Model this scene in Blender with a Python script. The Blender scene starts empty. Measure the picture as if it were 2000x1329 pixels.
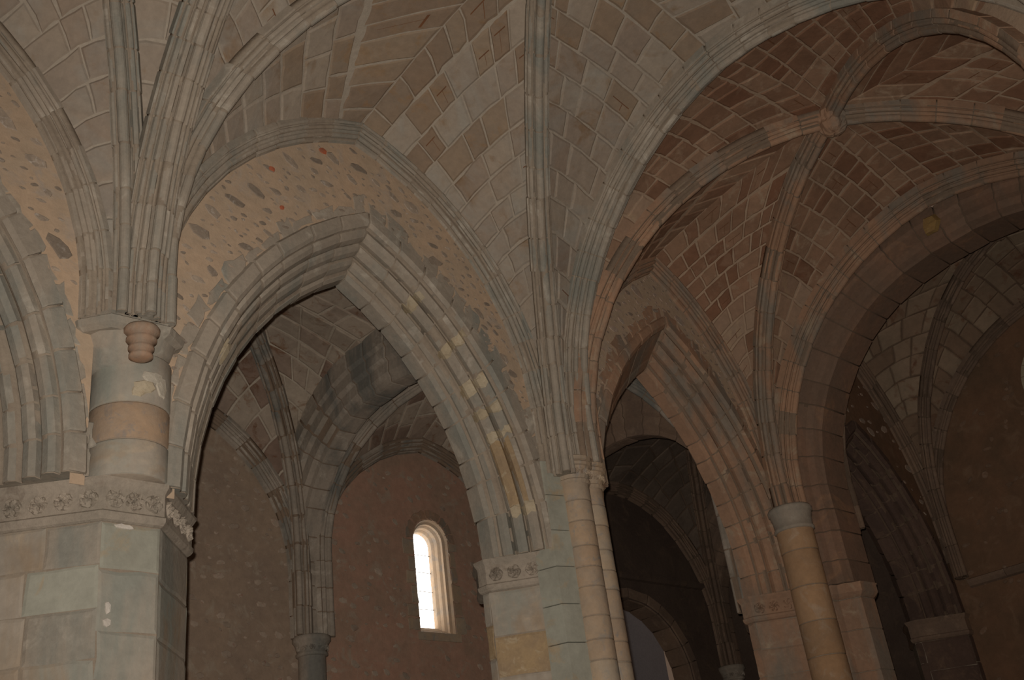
import bpy, math, random
from math import pi, sin, cos, acos, sqrt, atan2, hypot
from mathutils import Vector, Matrix
C = bpy.context.scene.collection
sc = bpy.context.scene
rnd = random.Random(7)

# ------------------------------------------------------------------ camera
# unit frame: X runs along the arcade wall, Y goes into it, Z up; 1 unit = 9 m, eye height 1.6 m
S = 9.0
W = Vector((0.73179337, 0.23646073, 0.63919073))
N = Vector((-0.6705672, 0.41733613, 0.61332714))
U = Vector((-0.1217296, -0.87744907, 0.46396662))
F = 2096.3
def M(p): return Vector((p[0]*S, p[1]*S, p[2]*S + 1.6))
cd = bpy.data.cameras.new('camera'); cam = bpy.data.objects.new('camera', cd); C.objects.link(cam)
cd.sensor_width = 36; cd.lens = 36*F/2000; cd.clip_end = 200
rot = Matrix(((W[0], -W[1], -W[2]), (N[0], -N[1], -N[2]), (U[0], -U[1], -U[2])))
cam.matrix_world = Matrix.Translation((0, 0, 1.6)) @ rot.to_4x4()
sc.camera = cam
def proj(p):
    x = W[0]*p[0]+N[0]*p[1]+U[0]*p[2]; y = W[1]*p[0]+N[1]*p[1]+U[1]*p[2]; z = W[2]*p[0]+N[2]*p[1]+U[2]*p[2]
    if z < .05: return (-9999, -9999)
    return (1000+F*x/z, 664.5+F*y/z)
def near_view(p, m=350):                      # fine pieces are only laid where the photo (and a step aside) shows them
    x, y = proj(p); return -m < x < 2000+m and -m < y < 1329+m

# ------------------------------------------------------------------ light
wd = bpy.data.worlds.new('world'); sc.world = wd; wd.use_nodes = True
bg = wd.node_tree.nodes['Background']; bg.inputs[0].default_value = (1.0, .66, .46, 1); bg.inputs[1].default_value = .11
def light(name, kind, loc, energy, color, size=.1, rotm=None):
    l = bpy.data.lights.new(name, kind); l.energy = energy; l.color = color
    if kind == 'AREA': l.size = size
    else: l.shadow_soft_size = size
    o = bpy.data.objects.new(name, l); C.objects.link(o); o.location = loc
    if rotm is not None: o.rotation_euler = rotm
    return o
fl = cam.matrix_world @ Vector((-.07, .13, .02))
fs = light('camera_flash', 'SPOT', fl, 3900, (1.0, .905, .80), .035)
fs.rotation_euler = cam.rotation_euler; fs.data.spot_size = math.radians(98); fs.data.spot_blend = 1.0
sc.view_settings.view_transform = 'Standard'; sc.view_settings.look = 'None'
sc.view_settings.gamma = 1; sc.view_settings.use_curve_mapping = False
sc.view_settings.exposure = -0.1

# ------------------------------------------------------------------ materials
def mat(name, c1, c2, c3=None, scale=1.2, var=.25, bump=.35, rough=.92, fine=18, stain=None, hue=0.0, streak=None):
    m = bpy.data.materials.new(name); m.use_nodes = True; nt = m.node_tree; n = nt.nodes; L = nt.links
    b = n['Principled BSDF']; b.inputs['Roughness'].default_value = rough
    try: b.inputs['Specular IOR Level'].default_value = .15
    except Exception: pass
    g = n.new('ShaderNodeNewGeometry')
    def noise(sc_, det=5, rg=.6, vec=None, dist=0):
        t = n.new('ShaderNodeTexNoise'); t.inputs['Scale'].default_value = sc_; t.inputs['Detail'].default_value = det
        t.inputs['Roughness'].default_value = rg; t.inputs['Distortion'].default_value = dist
        L.new(vec or g.outputs['Position'], t.inputs['Vector']); return t
    def ramp(src, a, b_, ca=(0,0,0,1), cb=(1,1,1,1)):
        r = n.new('ShaderNodeValToRGB'); r.color_ramp.elements[0].position = a; r.color_ramp.elements[1].position = b_
        r.color_ramp.elements[0].color = ca; r.color_ramp.elements[1].color = cb
        L.new(src, r.inputs[0]); return r
    def mix(fac, a, b_, mode='MIX'):
        x = n.new('ShaderNodeMix'); x.data_type = 'RGBA'; x.blend_type = mode
        for i, v in ((0, fac), (6, a), (7, b_)):
            if isinstance(v, (int, float)): x.inputs[i].default_value = v
            elif isinstance(v, tuple): x.inputs[i].default_value = v
            else: L.new(v, x.inputs[i])
        return x.outputs[2]
    A = lambda c: (c[0], c[1], c[2], 1)
    n1 = noise(scale, 6, .62, dist=.4)
    col = mix(ramp(n1.outputs['Fac'], .38, .62).outputs[0], A(c1), A(c2))
    if c3:
        n2 = noise(scale*2.3, 5, .65, dist=.8)
        col = mix(ramp(n2.outputs['Fac'], .55, .68).outputs[0], col, A(c3))
    if streak:                                         # grey limewash left in vertical runs
        mp = n.new('ShaderNodeMapping'); mp.inputs['Scale'].default_value = (1, 1, .22); L.new(g.outputs['Position'], mp.inputs[0])
        n4 = noise(1.7, 6, .6, mp.outputs[0])
        col = mix(ramp(n4.outputs['Fac'], .47, .62).outputs[0], col, A(streak))
    if stain:
        n3 = noise(.55, 4, .7, dist=1.2)
        col = mix(ramp(n3.outputs['Fac'], .52, .64).outputs[0], col, A(stain))
    nf = noise(fine, 6, .7)
    col = mix(.55, col, ramp(nf.outputs['Fac'], .3, .7, (.42,.42,.42,1), (.62,.62,.62,1)).outputs[0], 'OVERLAY')
    oi = n.new('ShaderNodeObjectInfo')
    rr = ramp(oi.outputs['Random'], 0, 1, (1-var,)*3+(1,), (1+var*.6,)*3+(1,))
    if hue: rr.color_ramp.elements[0].color = (1-var*.7, 1-var-hue*.5, 1-var-hue, 1)
    col = mix(1.0, col, rr.outputs[0], 'MULTIPLY')
    L.new(col, b.inputs['Base Color'])
    bp = n.new('ShaderNodeBump'); bp.inputs['Strength'].default_value = bump; bp.inputs['Distance'].default_value = .03
    nb = noise(fine*.45, 8, .72); L.new(nb.outputs['Fac'], bp.inputs['Height']); L.new(bp.outputs[0], b.inputs['Normal'])
    return m
K = {}
K['rib']      = mat('weathered_rib_limestone', (.335,.285,.23), (.28,.245,.20), (.41,.37,.31), 1.0, .06, .4, fine=14, streak=(.23,.225,.195))
K['rib_red']  = mat('warm_rib_limestone', (.37,.225,.145), (.29,.185,.125), (.38,.29,.205), 1.0, .10, .4, fine=14, streak=(.235,.195,.155))
K['rib_dark'] = mat('aisle_rib_limestone', (.36,.305,.25), (.28,.24,.195), (.42,.37,.31), 1.2, .07, .4, streak=(.18,.175,.155))
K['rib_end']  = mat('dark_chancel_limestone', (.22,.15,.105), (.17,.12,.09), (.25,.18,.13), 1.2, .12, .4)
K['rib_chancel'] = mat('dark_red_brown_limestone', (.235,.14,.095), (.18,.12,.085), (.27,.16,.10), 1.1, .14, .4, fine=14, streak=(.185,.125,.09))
K['web_brown'] = mat('brown_vault_stone', (.27,.205,.145), (.25,.20,.15), (.265,.185,.115), 1.4, .12, .35, fine=10, hue=.03)
K['web_rosy'] = mat('pinkish_vault_stone', (.335,.23,.16), (.30,.22,.16), (.36,.265,.175), 1.2, .16, .35, fine=10, hue=.06)
K['web_dark'] = mat('dark_aisle_stone', (.17,.13,.10), (.12,.09,.07), None, 1.2, .2, .4)  # much darker brown stone for the far aisle vault
K['joint']    = mat('lime_joint', (.30,.25,.195), (.25,.205,.16), None, 2, .05, .5)
K['joint_dark'] = mat('dark_lime_joint', (.15,.105,.075), (.12,.085,.06), None, 2, .05, .5)
K['joint_mid'] = mat('brown_lime_joint', (.24,.175,.125), (.20,.15,.11), None, 2, .05, .5)
K['rib_dim'] = mat('dark_purple_brown_stone', (.12,.078,.06), (.09,.06,.048), (.15,.10,.07), 1.2, .15, .4)  # dark purple brown, for the far right arch and its half pier
K['web_pale'] = mat('grey_tan_vault_stone', (.315,.265,.21), (.285,.245,.20), (.25,.185,.125), .9, .14, .3, fine=11, stain=(.30,.275,.235), hue=.05)
K['web_pale_m'] = mat('grey_tan_vault_mortar', (.37,.32,.26), (.34,.295,.24), None, 1.4, 0, .5)
K['web_red']  = mat('red_brown_vault_stone', (.28,.175,.115), (.23,.15,.10), (.32,.235,.165), 1.4, .34, .4, fine=9, hue=.10)
K['web_red_m'] = mat('red_vault_mortar', (.40,.29,.205), (.36,.265,.19), None, 1.4, 0, .5)
K['web_grey'] = mat('aisle_vault_stone', (.34,.285,.225), (.26,.215,.17), (.20,.125,.08), 1.5, .35, .4, fine=9, hue=.05)
K['web_grey_m'] = mat('aisle_vault_mortar', (.46,.40,.32), (.38,.325,.26), None, 1.4, 0, .5)
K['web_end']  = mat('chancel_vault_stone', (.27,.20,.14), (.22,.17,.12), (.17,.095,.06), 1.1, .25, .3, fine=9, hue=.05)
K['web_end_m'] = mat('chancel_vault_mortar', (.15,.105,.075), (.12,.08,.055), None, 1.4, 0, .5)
K['plaster']  = mat('orange_lime_plaster', (.45,.33,.23), (.40,.31,.225), (.375,.31,.25), 1.1, 0, .55, fine=7)
K['plaster_red'] = mat('red_brown_plaster', (.42,.25,.18), (.35,.235,.17), (.38,.29,.22), 1.3, 0, .6, fine=7)
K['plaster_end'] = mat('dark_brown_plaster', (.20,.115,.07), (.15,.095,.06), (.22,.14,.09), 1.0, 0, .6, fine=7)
K['rubble']   = mat('grey_brown_rubble', (.34,.275,.215), (.27,.22,.175), (.44,.39,.34), 6, .3, .6, fine=12)
K['rubble_pink'] = mat('pink_grey_rubble', (.38,.27,.205), (.31,.25,.20), (.42,.36,.30), 5, .3, .6, fine=12)
K['red_mark'] = mat('red_ochre_stone', (.42,.12,.06), (.30,.13,.08), None, 8, .2, .5)
K['ashlar']   = mat('pale_ashlar', (.36,.315,.26), (.30,.265,.22), (.40,.33,.25), .8, .07, .3, fine=8, streak=(.26,.265,.23), stain=(.30,.235,.17))
K['ashlar_green'] = mat('grey_green_ashlar', (.31,.31,.26), (.27,.265,.22), (.34,.27,.18), .9, .06, .3, fine=8)
K['ashlar_tan'] = mat('tan_column_drum', (.38,.29,.20), (.33,.275,.21), (.27,.25,.22), 2.6, .16, .35, fine=9, hue=.05)
K['ashlar_warm'] = mat('ochre_column_drum', (.385,.24,.135), (.345,.225,.135), (.40,.29,.20), 1.6, .12, .35, fine=9)
K['repair']   = mat('yellow_lime_repair', (.43,.37,.27), (.39,.325,.225), (.38,.30,.20), 3, .1, .5)
K['ochre_bare'] = mat('bare_ochre_stone', (.36,.235,.09), (.30,.19,.08), (.38,.28,.14), 6, 0, .8, fine=10)
K['lime_white'] = mat('white_lime_patch', (.55,.51,.46), (.47,.43,.38), None, 6, 0, .6)
K['repair_pale'] = mat('pale_lime_patch', (.42,.385,.32), (.38,.34,.275), (.36,.30,.23), 3, .1, .5)
K['repair_orange'] = mat('ochre_stained_stone', (.36,.26,.15), (.30,.22,.14), (.42,.34,.23), 3, .1, .5)
K['pale_wall'] = mat('pale_chapel_plaster', (.29,.285,.315), (.265,.26,.285), None, .8, 0, .2)
K['floor']    = mat('stone_paving', (.25,.20,.15), (.20,.165,.13), None, 1, .1, .3)
K['carved']   = mat('carved_frieze_stone', (.35,.30,.245), (.28,.245,.2), (.24,.2,.16), 2.5, .1, .6, fine=20)
K['plaster_aisle'] = mat('olive_brown_plaster', (.35,.26,.19), (.30,.225,.17), (.38,.31,.24), 1.3, 0, .6, fine=7)
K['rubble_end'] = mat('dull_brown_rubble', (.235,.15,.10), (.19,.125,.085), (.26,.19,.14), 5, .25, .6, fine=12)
K['plaster_dark'] = mat('deep_brown_plaster', (.11,.078,.06), (.085,.06,.048), (.13,.09,.065), 1.0, 0, .5)  # very dark brown plaster, far aisle walls and back of the arcade wall
K['rubble_pale'] = mat('pale_pink_rubble', (.42,.33,.26), (.36,.285,.22), (.33,.20,.15), 5, .22, .6, fine=12)  # paler stones set in the aisle wall plaster
K['paint']    = mat('black_red_paint', (.07,.03,.02), (.05,.02,.015), None, 3, 0, .1)
K['red_line'] = mat('red_brown_line_paint', (.17,.075,.035), (.14,.07,.04), None, 3, 0, .1)
K['iron']     = mat('rusty_iron', (.10,.06,.03), (.06,.04,.03), None, 9, 0, .3)
em = bpy.data.materials.new('daylight_glass'); em.use_nodes = True
nt = em.node_tree; e = nt.nodes.new('ShaderNodeEmission'); e.inputs[0].default_value = (1, .95, .88, 1); e.inputs[1].default_value = 6
nt.links.new(e.outputs[0], nt.nodes['Material Output'].inputs[0]); nt.nodes.remove(nt.nodes['Principled BSDF'])
K['glass'] = em

# ------------------------------------------------------------------ object helpers
def tag(o, label, cat, group=None):
    o['label'] = label; o['category'] = cat
    if group: o['group'] = group
    return o
def empty(name, p, label=None, cat=None, group=None, kind=None):
    o = bpy.data.objects.new(name, None); C.objects.link(o); o.location = M(p); o.empty_display_size = .2
    if label: tag(o, label, cat, group)
    if kind: o['kind'] = kind
    return o
def mk(name, V, Fs, m, parent=None, smooth=True, kind=None, label=None):
    P = [M(v) for v in V]
    c = Vector((0, 0, 0))
    for p in P: c += p
    c /= len(P)
    me = bpy.data.meshes.new(name); me.from_pydata([tuple(p-c) for p in P], [], Fs)
    me.materials.append(K[m] if isinstance(m, str) else m)
    if smooth:
        me.shade_smooth() if smooth is True else None
    o = bpy.data.objects.new(name, me); C.objects.link(o)
    if parent is not None:
        o.parent = parent; o.location = c - world_loc(parent)
    else: o.location = c
    if kind: o['kind'] = kind
    if label: o['label'] = label
    return o
def world_loc(o):
    l = o.location.copy(); p = o.parent
    while p is not None: l += p.location; p = p.parent
    return l

class Half:
    """half of a pointed arch: upright from zs to z0, then an arc up to the apex over P1; o = radial offset outwards"""
    def __init__(s, P0, P1, z0, z1, zs=None):
        s.P0 = Vector(P0); s.P1 = Vector(P1); s.z0 = z0; s.zs = z0 if zs is None else zs
        d = s.P1-s.P0; s.a = d.length; s.d = d/s.a; H = z1-z0
        s.R = (s.a**2+H*H)/(2*s.a); s.e = s.R-s.a
        s.Ls = s.z0-s.zs; s.th = acos(s.e/s.R); s.L = s.Ls+s.R*s.th
        s.b = Vector((-s.d.y, s.d.x))
    def pt(s, t, o=0, lat=0, b=None):
        l = t*s.L; b = b or s.b
        if l < s.Ls: dist = s.a+o; z = s.zs+l
        else:
            thm = acos(max(-1, min(1, s.e/(s.R+o)))); q = (l-s.Ls)/(s.L-s.Ls)*thm
            dist = (s.R+o)*cos(q)-s.e; z = s.z0+(s.R+o)*sin(q)
        p = s.P1-s.d*dist+b*lat
        return Vector((p.x, p.y, z))
    def arc(s, t, o=0, lat=0, b=None):                # t over the arc only
        return s.pt((s.Ls+t*(s.L-s.Ls))/s.L, o, lat, b)

def inset(prof, k):
    cx = sum(p[0] for p in prof)/len(prof); cy = sum(p[1] for p in prof)/len(prof)
    return [(cx+(x-cx)*k, cy+(y-cy)*k) for x, y in prof]
def sweep_half(h, prof, parent, m, jm='joint', nb=None, b=None, t0=0, t1=1, blk=.05, name='voussoir', core=True, special=None, jit=.0006, gap=.0011):
    """prof = closed list of (lat, off). Voussoirs one by one, with a mortar core shrunk behind them."""
    if jm == 'joint': jm = {'rib_end': 'joint_dark', 'rib_dim': 'joint_dark', 'rib_chancel': 'joint_dark', 'rib_dark': 'joint_mid', 'rib_red': 'joint_mid'}.get(m, jm)
    nb = nb or max(2, round((t1-t0)*h.L/blk)); n = len(prof)
    if core:
        pr = inset(prof, .955); ns = nb*2; V = []; Fs = []
        for i in range(ns+1):
            t = t0+(t1-t0)*i/ns
            V += [h.pt(t, o, l, b) for l, o in pr]
        for i in range(ns):
            for j in range(n): Fs.append((i*n+j, i*n+(j+1)%n, (i+1)*n+(j+1)%n, (i+1)*n+j))
        mk('mortar_core', V, Fs, jm, parent)
    t = t0; w = [rnd.uniform(.75, 1.25) for _ in range(nb)]; sw = sum(w); g = gap/h.L
    for k in range(nb):
        ta = t; tb = t+(t1-t0)*w[k]/sw; t = tb
        if not near_view(h.pt((ta+tb)/2), 450): continue
        dl, do = rnd.gauss(0, jit), rnd.gauss(0, jit)*.6
        V = []; Fs = []; R = 4; s1 = 1+rnd.uniform(-.012, .012)
        ps = inset(prof, s1); pe = inset(prof, s1*.985)
        for i in range(R):
            f = [ta+g, ta+g*2.5, tb-g*2.5, tb-g][i]
            P = pe if i in (0, R-1) else ps
            V += [h.pt(f, o+do, l+dl, b) for l, o in P]
        for i in range(R-1):
            for j in range(n): Fs.append((i*n+j, i*n+(j+1)%n, (i+1)*n+(j+1)%n, (i+1)*n+j))
        Fs.append(tuple(range(n-1, -1, -1))); Fs.append(tuple((R-1)*n+j for j in range(n)))
        mm = m; lab = None
        if special:
            r = special((ta+tb)/2, k)
            if r: mm, lab = r
        mk(name, V, Fs, mm, parent, smooth=False, label=lab)

def sym(pts):
    return [(x, y) for x, y in pts]+[(-x, y) for x, y in reversed(pts) if x > 1e-6]
def u(pts): return [(x/S, y/S) for x, y in pts]
# profiles (metres): lateral, offset (negative hangs into the room)
def roll(cx, cy, rr, a0, a1, n=5):
    return [(cx+rr*cos(math.radians(a0+(a1-a0)*k/n)), cy+rr*sin(math.radians(a0+(a1-a0)*k/n))) for k in range(n+1)]
P_DIAG = u(sym([(.155,.06),(.155,-.04),(.135,-.048),(.122,-.03)]+roll(.100,-.088,.034,40,-110,4)+[(.068,-.092),(.058,-.125)]+roll(0,-.175,.055,35,-90,5)))
P_TRANS = u(sym([(.245,.06),(.245,-.04),(.222,-.048),(.206,-.022),(.196,-.05)]+roll(.170,-.085,.034,40,-110,4)+[(.138,-.075),(.126,-.10)]+roll(.098,-.142,.034,40,-110,4)+[(.062,-.135),(.052,-.165)]+roll(0,-.205,.055,30,-90,4)))
P_FORM = u([(-.02,.30),(.20,.27),(.215,.21),(.20,.185),(.178,.19)]+roll(.160,.145,.030,60,-80,4)+[(.130,.135),(.118,.118)]+roll(.085,.075,.036,40,-100,4)+[(.045,.06),(.035,.02),(-.02,0)])
P_ARCH = [(-.001,.071),(-.006,.068),(-.007,.052),(-.002,.047),(.006,.0485),(.003,.041),(.007,.035),(.014,.0325),(.019,.034),(.0255,.037),(.021,.029),(.025,.023),(.032,.0205),(.037,.022),(.0435,.0255),(.040,.017),(.044,.011),(.051,.009),(.0555,.0105),(.0555,.004),(.062,.000),(.086,.000),(.102,.045),(.130,.071)]
P_FLAT = [(-.001,.071),(-.004,.068),(-.005,.056),(.000,.050),(.004,.0515),(.046,.016),(.049,.012),(.058,.003),(.064,.000),(.086,.000),(.102,.045),(.130,.071)]
P_SOFT = [(-.001,.071),(-.006,.068),(-.007,.053),(-.003,.0485),(.003,.0475),(.002,.042),(.007,.0365),(.016,.0335),(.0215,.034),(.021,.029),(.026,.0245),(.034,.0215),(.039,.0225),(.039,.018),(.044,.013),(.051,.010),(.055,.009),(.056,.004),(.062,.000),(.086,.000),(.102,.045),(.130,.071)]
P_AISLE = u(sym([(.40,1.05),(.40,.66),(.35,.60),(.34,.42),(.27,.36),(.26,.18),(.20,.10),(.18,.01),(.12,0),(0,0)]))
P_CHANCEL = u([(-.62,.62),(-.64,.42),(-.60,.36),(-.60,.24),(-.52,.20),(-.50,.08),(-.40,.03),(-.36,0),(.30,0),(.42,.12),(.50,.2),(.52,.62)])

# ------------------------------------------------------------------ pieces laid on a surface
def patch(name, Sf, u0, u1, v0, v1, h, gap, m, parent, wob=.0012, label=None, smooth=False):
    """one cut stone between parameter bounds on surface Sf(u,v)->(point, normal); gap is in units of length"""
    c0, _ = Sf(u0, v0); c1, _ = Sf(u1, v0); c2, _ = Sf(u0, v1)
    lu = max((c1-c0).length, 1e-5); lv = max((c2-c0).length, 1e-5)
    c3, _ = Sf(u1, v1); lu = max(lu, (c3-c2).length)
    gu = gap/lu*(u1-u0); gv = gap/lv*(v1-v0)
    a0, a1, b0, b1 = u0+gu/2, u1-gu/2, v0+gv/2, v1-gv/2
    if a1 <= a0 or b1 <= b0: return
    ring = [(0,0),(.33,0),(.67,0),(1,0),(1,.5),(1,1),(.67,1),(.33,1),(0,1),(0,.5)]
    V = []; Fs = []; hh = h*rnd.uniform(.6, 1.35)
    jj = [(rnd.gauss(0, 1)*wob, rnd.gauss(0, 1)*wob) for _ in ring]
    for lev in (0, 1):
        for (x, y), (jx, jy) in zip(ring, jj):
            k = .0 if lev == 0 else 1
            xx = a0+(a1-a0)*(x+(.5-x)*.10*k)+jx/lu*(u1-u0); yy = b0+(b1-b0)*(y+(.5-y)*.13*k)+jy/lv*(v1-v0)
            p, nn = Sf(xx, yy); V.append(p+nn*(hh if lev else -h*.8))
    p, nn = Sf((a0+a1)/2, (b0+b1)/2); V.append(p+nn*hh*rnd.uniform(.95, 1.35))
    q = len(ring)
    for i in range(q):
        j = (i+1) % q; Fs.append((i, j, q+j, q+i)); Fs.append((q+i, q+j, 2*q))
    return mk(name, V, Fs, m, parent, smooth=smooth, label=label)
def rubble(name, Sf, cu, cv, ru, rv, h, m, parent, label=None, ang=None):
    q = rnd.randint(6, 9); V = []; Fs = []; ph = rnd.uniform(0, 6); rot_ = rnd.uniform(-.75, .15) if ang is None else ang
    rr = [rnd.uniform(.7, 1.15) for _ in range(q)]
    for lev, k in ((0, 1), (1, .8)):
        for i in range(q):
            a = ph+2*pi*i/q; x = cos(a)*ru*rr[i]*k; y = sin(a)*rv*rr[i]*k
            p, nn = Sf(cu+x*cos(rot_)-y*sin(rot_), cv+x*sin(rot_)+y*cos(rot_)); V.append(p+nn*(h*rnd.uniform(.7, 1.2) if lev else -h))
    p, nn = Sf(cu, cv); V.append(p+nn*h*1.2)
    for i in range(q):
        j = (i+1) % q; Fs.append((i, j, q+j, q+i)); Fs.append((q+i, q+j, 2*q))
    return mk(name, V, Fs, m, parent, smooth=False, label=label)

GLYPHS = [[(1.4356,.4187,1.0844), '34', 0], [(1.4846,.3579,1.0621), '24', 0], [(1.5208,.3402,1.0437), '7', 0], [(1.5239,.3845,1.0529), '2', 0], [(1.4823,.4094,1.0723), '1', 0]]
STROKES = {'3': [(.1,.9),(.6,.95),(.35,.6),(.65,.3),(.1,.05)], '4': [(.6,0),(.55,1),(.05,.35),(.75,.4)], '2': [(.1,.75),(.4,1),(.6,.7),(.1,.05),(.7,.1)], '7': [(.1,.95),(.65,.9),(.3,0)], '1': [(.2,.7),(.45,1),(.4,0)]}
def paint_glyph(Sf, a, b_, t0, t1, text, parent):
    """red black numerals brushed on a vault stone"""
    c, nn = Sf((a+b_)/2, (t0+t1)/2)
    eu = Sf(b_, (t0+t1)/2)[0]-Sf(a, (t0+t1)/2)[0]; et = Sf((a+b_)/2, t1)[0]-Sf((a+b_)/2, t0)[0]
    q0 = proj(c); qu = proj(c+eu); qt = proj(c+et)
    if qu[0] < q0[0]: eu = -eu
    if qt[1] > q0[1]: et = -et
    eu = eu.normalized(); et = (et-eu*et.dot(eu)).normalized()
    V = []; Fs = []; hgt = .013; x0 = -.5*.011*len(text)
    for k, ch in enumerate(text):
        P = [(x0+k*.011+x*.010, (y-.5)*hgt) for x, y in STROKES[ch]]
        for (x1, y1), (x2, y2) in zip(P[:-1], P[1:]):
            d = hypot(x2-x1, y2-y1); nx, ny = -(y2-y1)/d*.0009, (x2-x1)/d*.0009; i = len(V)
            for x, y in ((x1+nx, y1+ny), (x2+nx, y2+ny), (x2-nx, y2-ny), (x1-nx, y1-ny)): V.append(c+eu*x+et*y+nn*.0024)
            Fs.append((i, i+1, i+2, i+3))
    mk('painted_numeral', V, Fs, 'paint', parent, smooth=False, label='painted dark red numeral')
def halfcell(A, D, ao, ab, alat, do, dlat, sgn, parent, mname, mm, rows, slen, stones=True, bulge=.012):
    """web between side arch A and diagonal D; returns mesh lists, lays the stones"""
    key = Vector((0, 0, 1))
    zA0 = A.arc(0, ao).z; zA1 = A.arc(1, ao).z; zK = D.pt(1, do).z
    kk = 200; tab = [D.pt(i/kk, do, dlat) for i in range(kk+1)]
    pk = max(range(kk+1), key=lambda i: tab[i].z)
    def Dz(z, s_):                                   # diagonal point at height z; the last stretch closes on the key
        if z <= tab[0].z: return tab[0]
        lo, hi = 0, pk
        while hi-lo > 1:
            m_ = (lo+hi)//2
            if tab[m_].z < z: lo = m_
            else: hi = m_
        dz = tab[hi].z-tab[lo].z; f = (z-tab[lo].z)/dz if dz > 1e-9 else 0
        q = tab[lo].lerp(tab[hi], max(0, min(1, f)))
        return q.lerp(tab[kk], max(0, (s_-.93)/.07)) if s_ > .93 else q
    def Pt(v, t):                                    # v across (0 at A, 1 at D), t up the arcs
        pa = A.arc(t, ao, alat, ab); s_ = max(0, (pa.z-zA0)/(zA1-zA0))
        pd = Dz(pa.z+(zK-zA1)*s_**2.2, t)
        p = pa.lerp(pd, v); p.z += bulge*sin(pi*v)*min(1, t*2)
        return p
    def Sf(v, t):
        p = Pt(v, t); e_ = .01
        du = Pt(min(v+e_, 1.05), t)-Pt(v-e_, t); dv = Pt(v, min(t+e_, 1))-Pt(v, max(t-e_, 0))
        nn = du.cross(dv)
        if nn.length < 1e-12: nn = Vector((0, 0, -1))
        nn.normalize()
        if nn.dot(Vector((D.P1.x, D.P1.y, .35))-p) < 0: nn = -nn
        return p, nn
    nv, ntt = 8, 40; V = []; Fs = []
    for j in range(ntt+1):
        for i in range(nv+1):
            p, q = Sf(i/nv, j/ntt); V.append(p-q*.0010)
    for j in range(ntt):
        for i in range(nv):
            a = j*(nv+1)+i; Fs.append((a, a+1, a+nv+2, a+nv+1))
    mk('web_mortar', V, Fs, mm, parent)
    if not stones: return
    ts = [0]; 
    for r in range(rows): ts.append(ts[-1]+rnd.uniform(.82, 1.18))
    ts = [x/ts[-1] for x in ts]
    for r in range(rows):
        t0, t1 = ts[r], ts[r+1]
        if t1 < .10: continue
        wd_ = (Pt(1, t1)-Pt(0, t1)).length
        n = max(1, round(wd_/slen*rnd.uniform(.9, 1.1)))
        ww = [rnd.uniform(.6, 1.4) for _ in range(n)]; sw = sum(ww); a = 0
        for k in range(n):
            b_ = a+ww[k]/sw
            if near_view(Pt((a+b_)/2, (t0+t1)/2), 300) : 
                tc = (t0+t1)/2; mn = mname; rr_ = rnd.random()
                if mname == 'web_pale' and tc > .66 and rr_ < (tc-.6)*1.9: mn = 'web_brown'
                elif mname == 'web_red' and tc < .62 and rr_ < .75: mn = 'web_rosy'
                patch('vault_stone', Sf, a, b_, t0, t1, .0011, .0022 if mname == 'web_end' else .0027 if mname == 'web_pale' else .0034, mn, parent, wob=.0007)
                for gt in (GLYPHS if mm == 'web_red_m' else []):
                    if not gt[2] and (Pt((a+b_)/2, tc)-Vector(gt[0])).length < .02: gt[2] = 1; paint_glyph(Sf, a, b_, t0, t1, gt[1], parent)
                if mn in ('web_brown', 'web_rosy', 'web_red') and rr_ < .13 or (mname == 'web_pale' and rr_ > .96):
                    V = []; va, vb = a+(b_-a)*.2, a+(b_-a)*.82; tm = t0+(t1-t0)*rnd.uniform(.4, .7); w_ = (t1-t0)*.018
                    vm = va+(vb-va)*rnd.uniform(.3, .7); wv = (b_-a)*.010
                    for (x_, y_) in ((va,tm-w_),(vb,tm-w_),(vb,tm+w_),(va,tm+w_),(vm-wv,t0+(t1-t0)*.15),(vm+wv,t0+(t1-t0)*.15),(vm+wv,tm),(vm-wv,tm)):
                        p, q = Sf(x_, y_); V.append(p+q*.0019)
                    mk('painted_joint', V, [(0,1,2,3),(4,5,6,7)], 'red_line', parent, smooth=False, label='thin red brown painted line')
            a = b_

# ------------------------------------------------------------------ plan sweep (piers, friezes, capitals)
def miter(poly, out):
    res = []; n = len(poly)
    for i, p in enumerate(poly):
        p = Vector(p); ns = []
        if i > 0: d = (p-Vector(poly[i-1])).normalized(); ns.append(Vector((d.y, -d.x)))
        if i < n-1: d = (Vector(poly[i+1])-p).normalized(); ns.append(Vector((d.y, -d.x)))
        m_ = sum(ns, Vector((0, 0))); m_.normalize(); k = 1/max(.4, m_.dot(ns[0]))
        res.append(p+m_*out*k)
    return res
def plan_sweep(name, poly, prof, m, parent, smooth=False, label=None):
    """poly runs left to right as seen from the nave (outside = -Y); prof = (out, z) from bottom up"""
    V = []; Fs = []; n = len(poly)
    for out, z in prof:
        V += [Vector((q.x, q.y, z)) for q in miter(poly, out)]
    for i in range(len(prof)-1):
        for j in range(n-1): Fs.append((i*n+j, i*n+j+1, (i+1)*n+j+1, (i+1)*n+j))
    k = len(prof)-1
    Fs.append(tuple(range(n-1, -1, -1))); Fs.append(tuple(k*n+j for j in range(n)))
    return mk(name, V, Fs, m, parent, smooth=smooth, label=label)
def face_surf(p0, p1):
    p0 = Vector(p0); p1 = Vector(p1); d = (p1-p0).normalized(); nn = Vector((d.y, -d.x, 0))
    def Sf(a, z): q = p0+d*a; return Vector((q.x, q.y, z)), nn
    return Sf, (p1-p0).length
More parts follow.
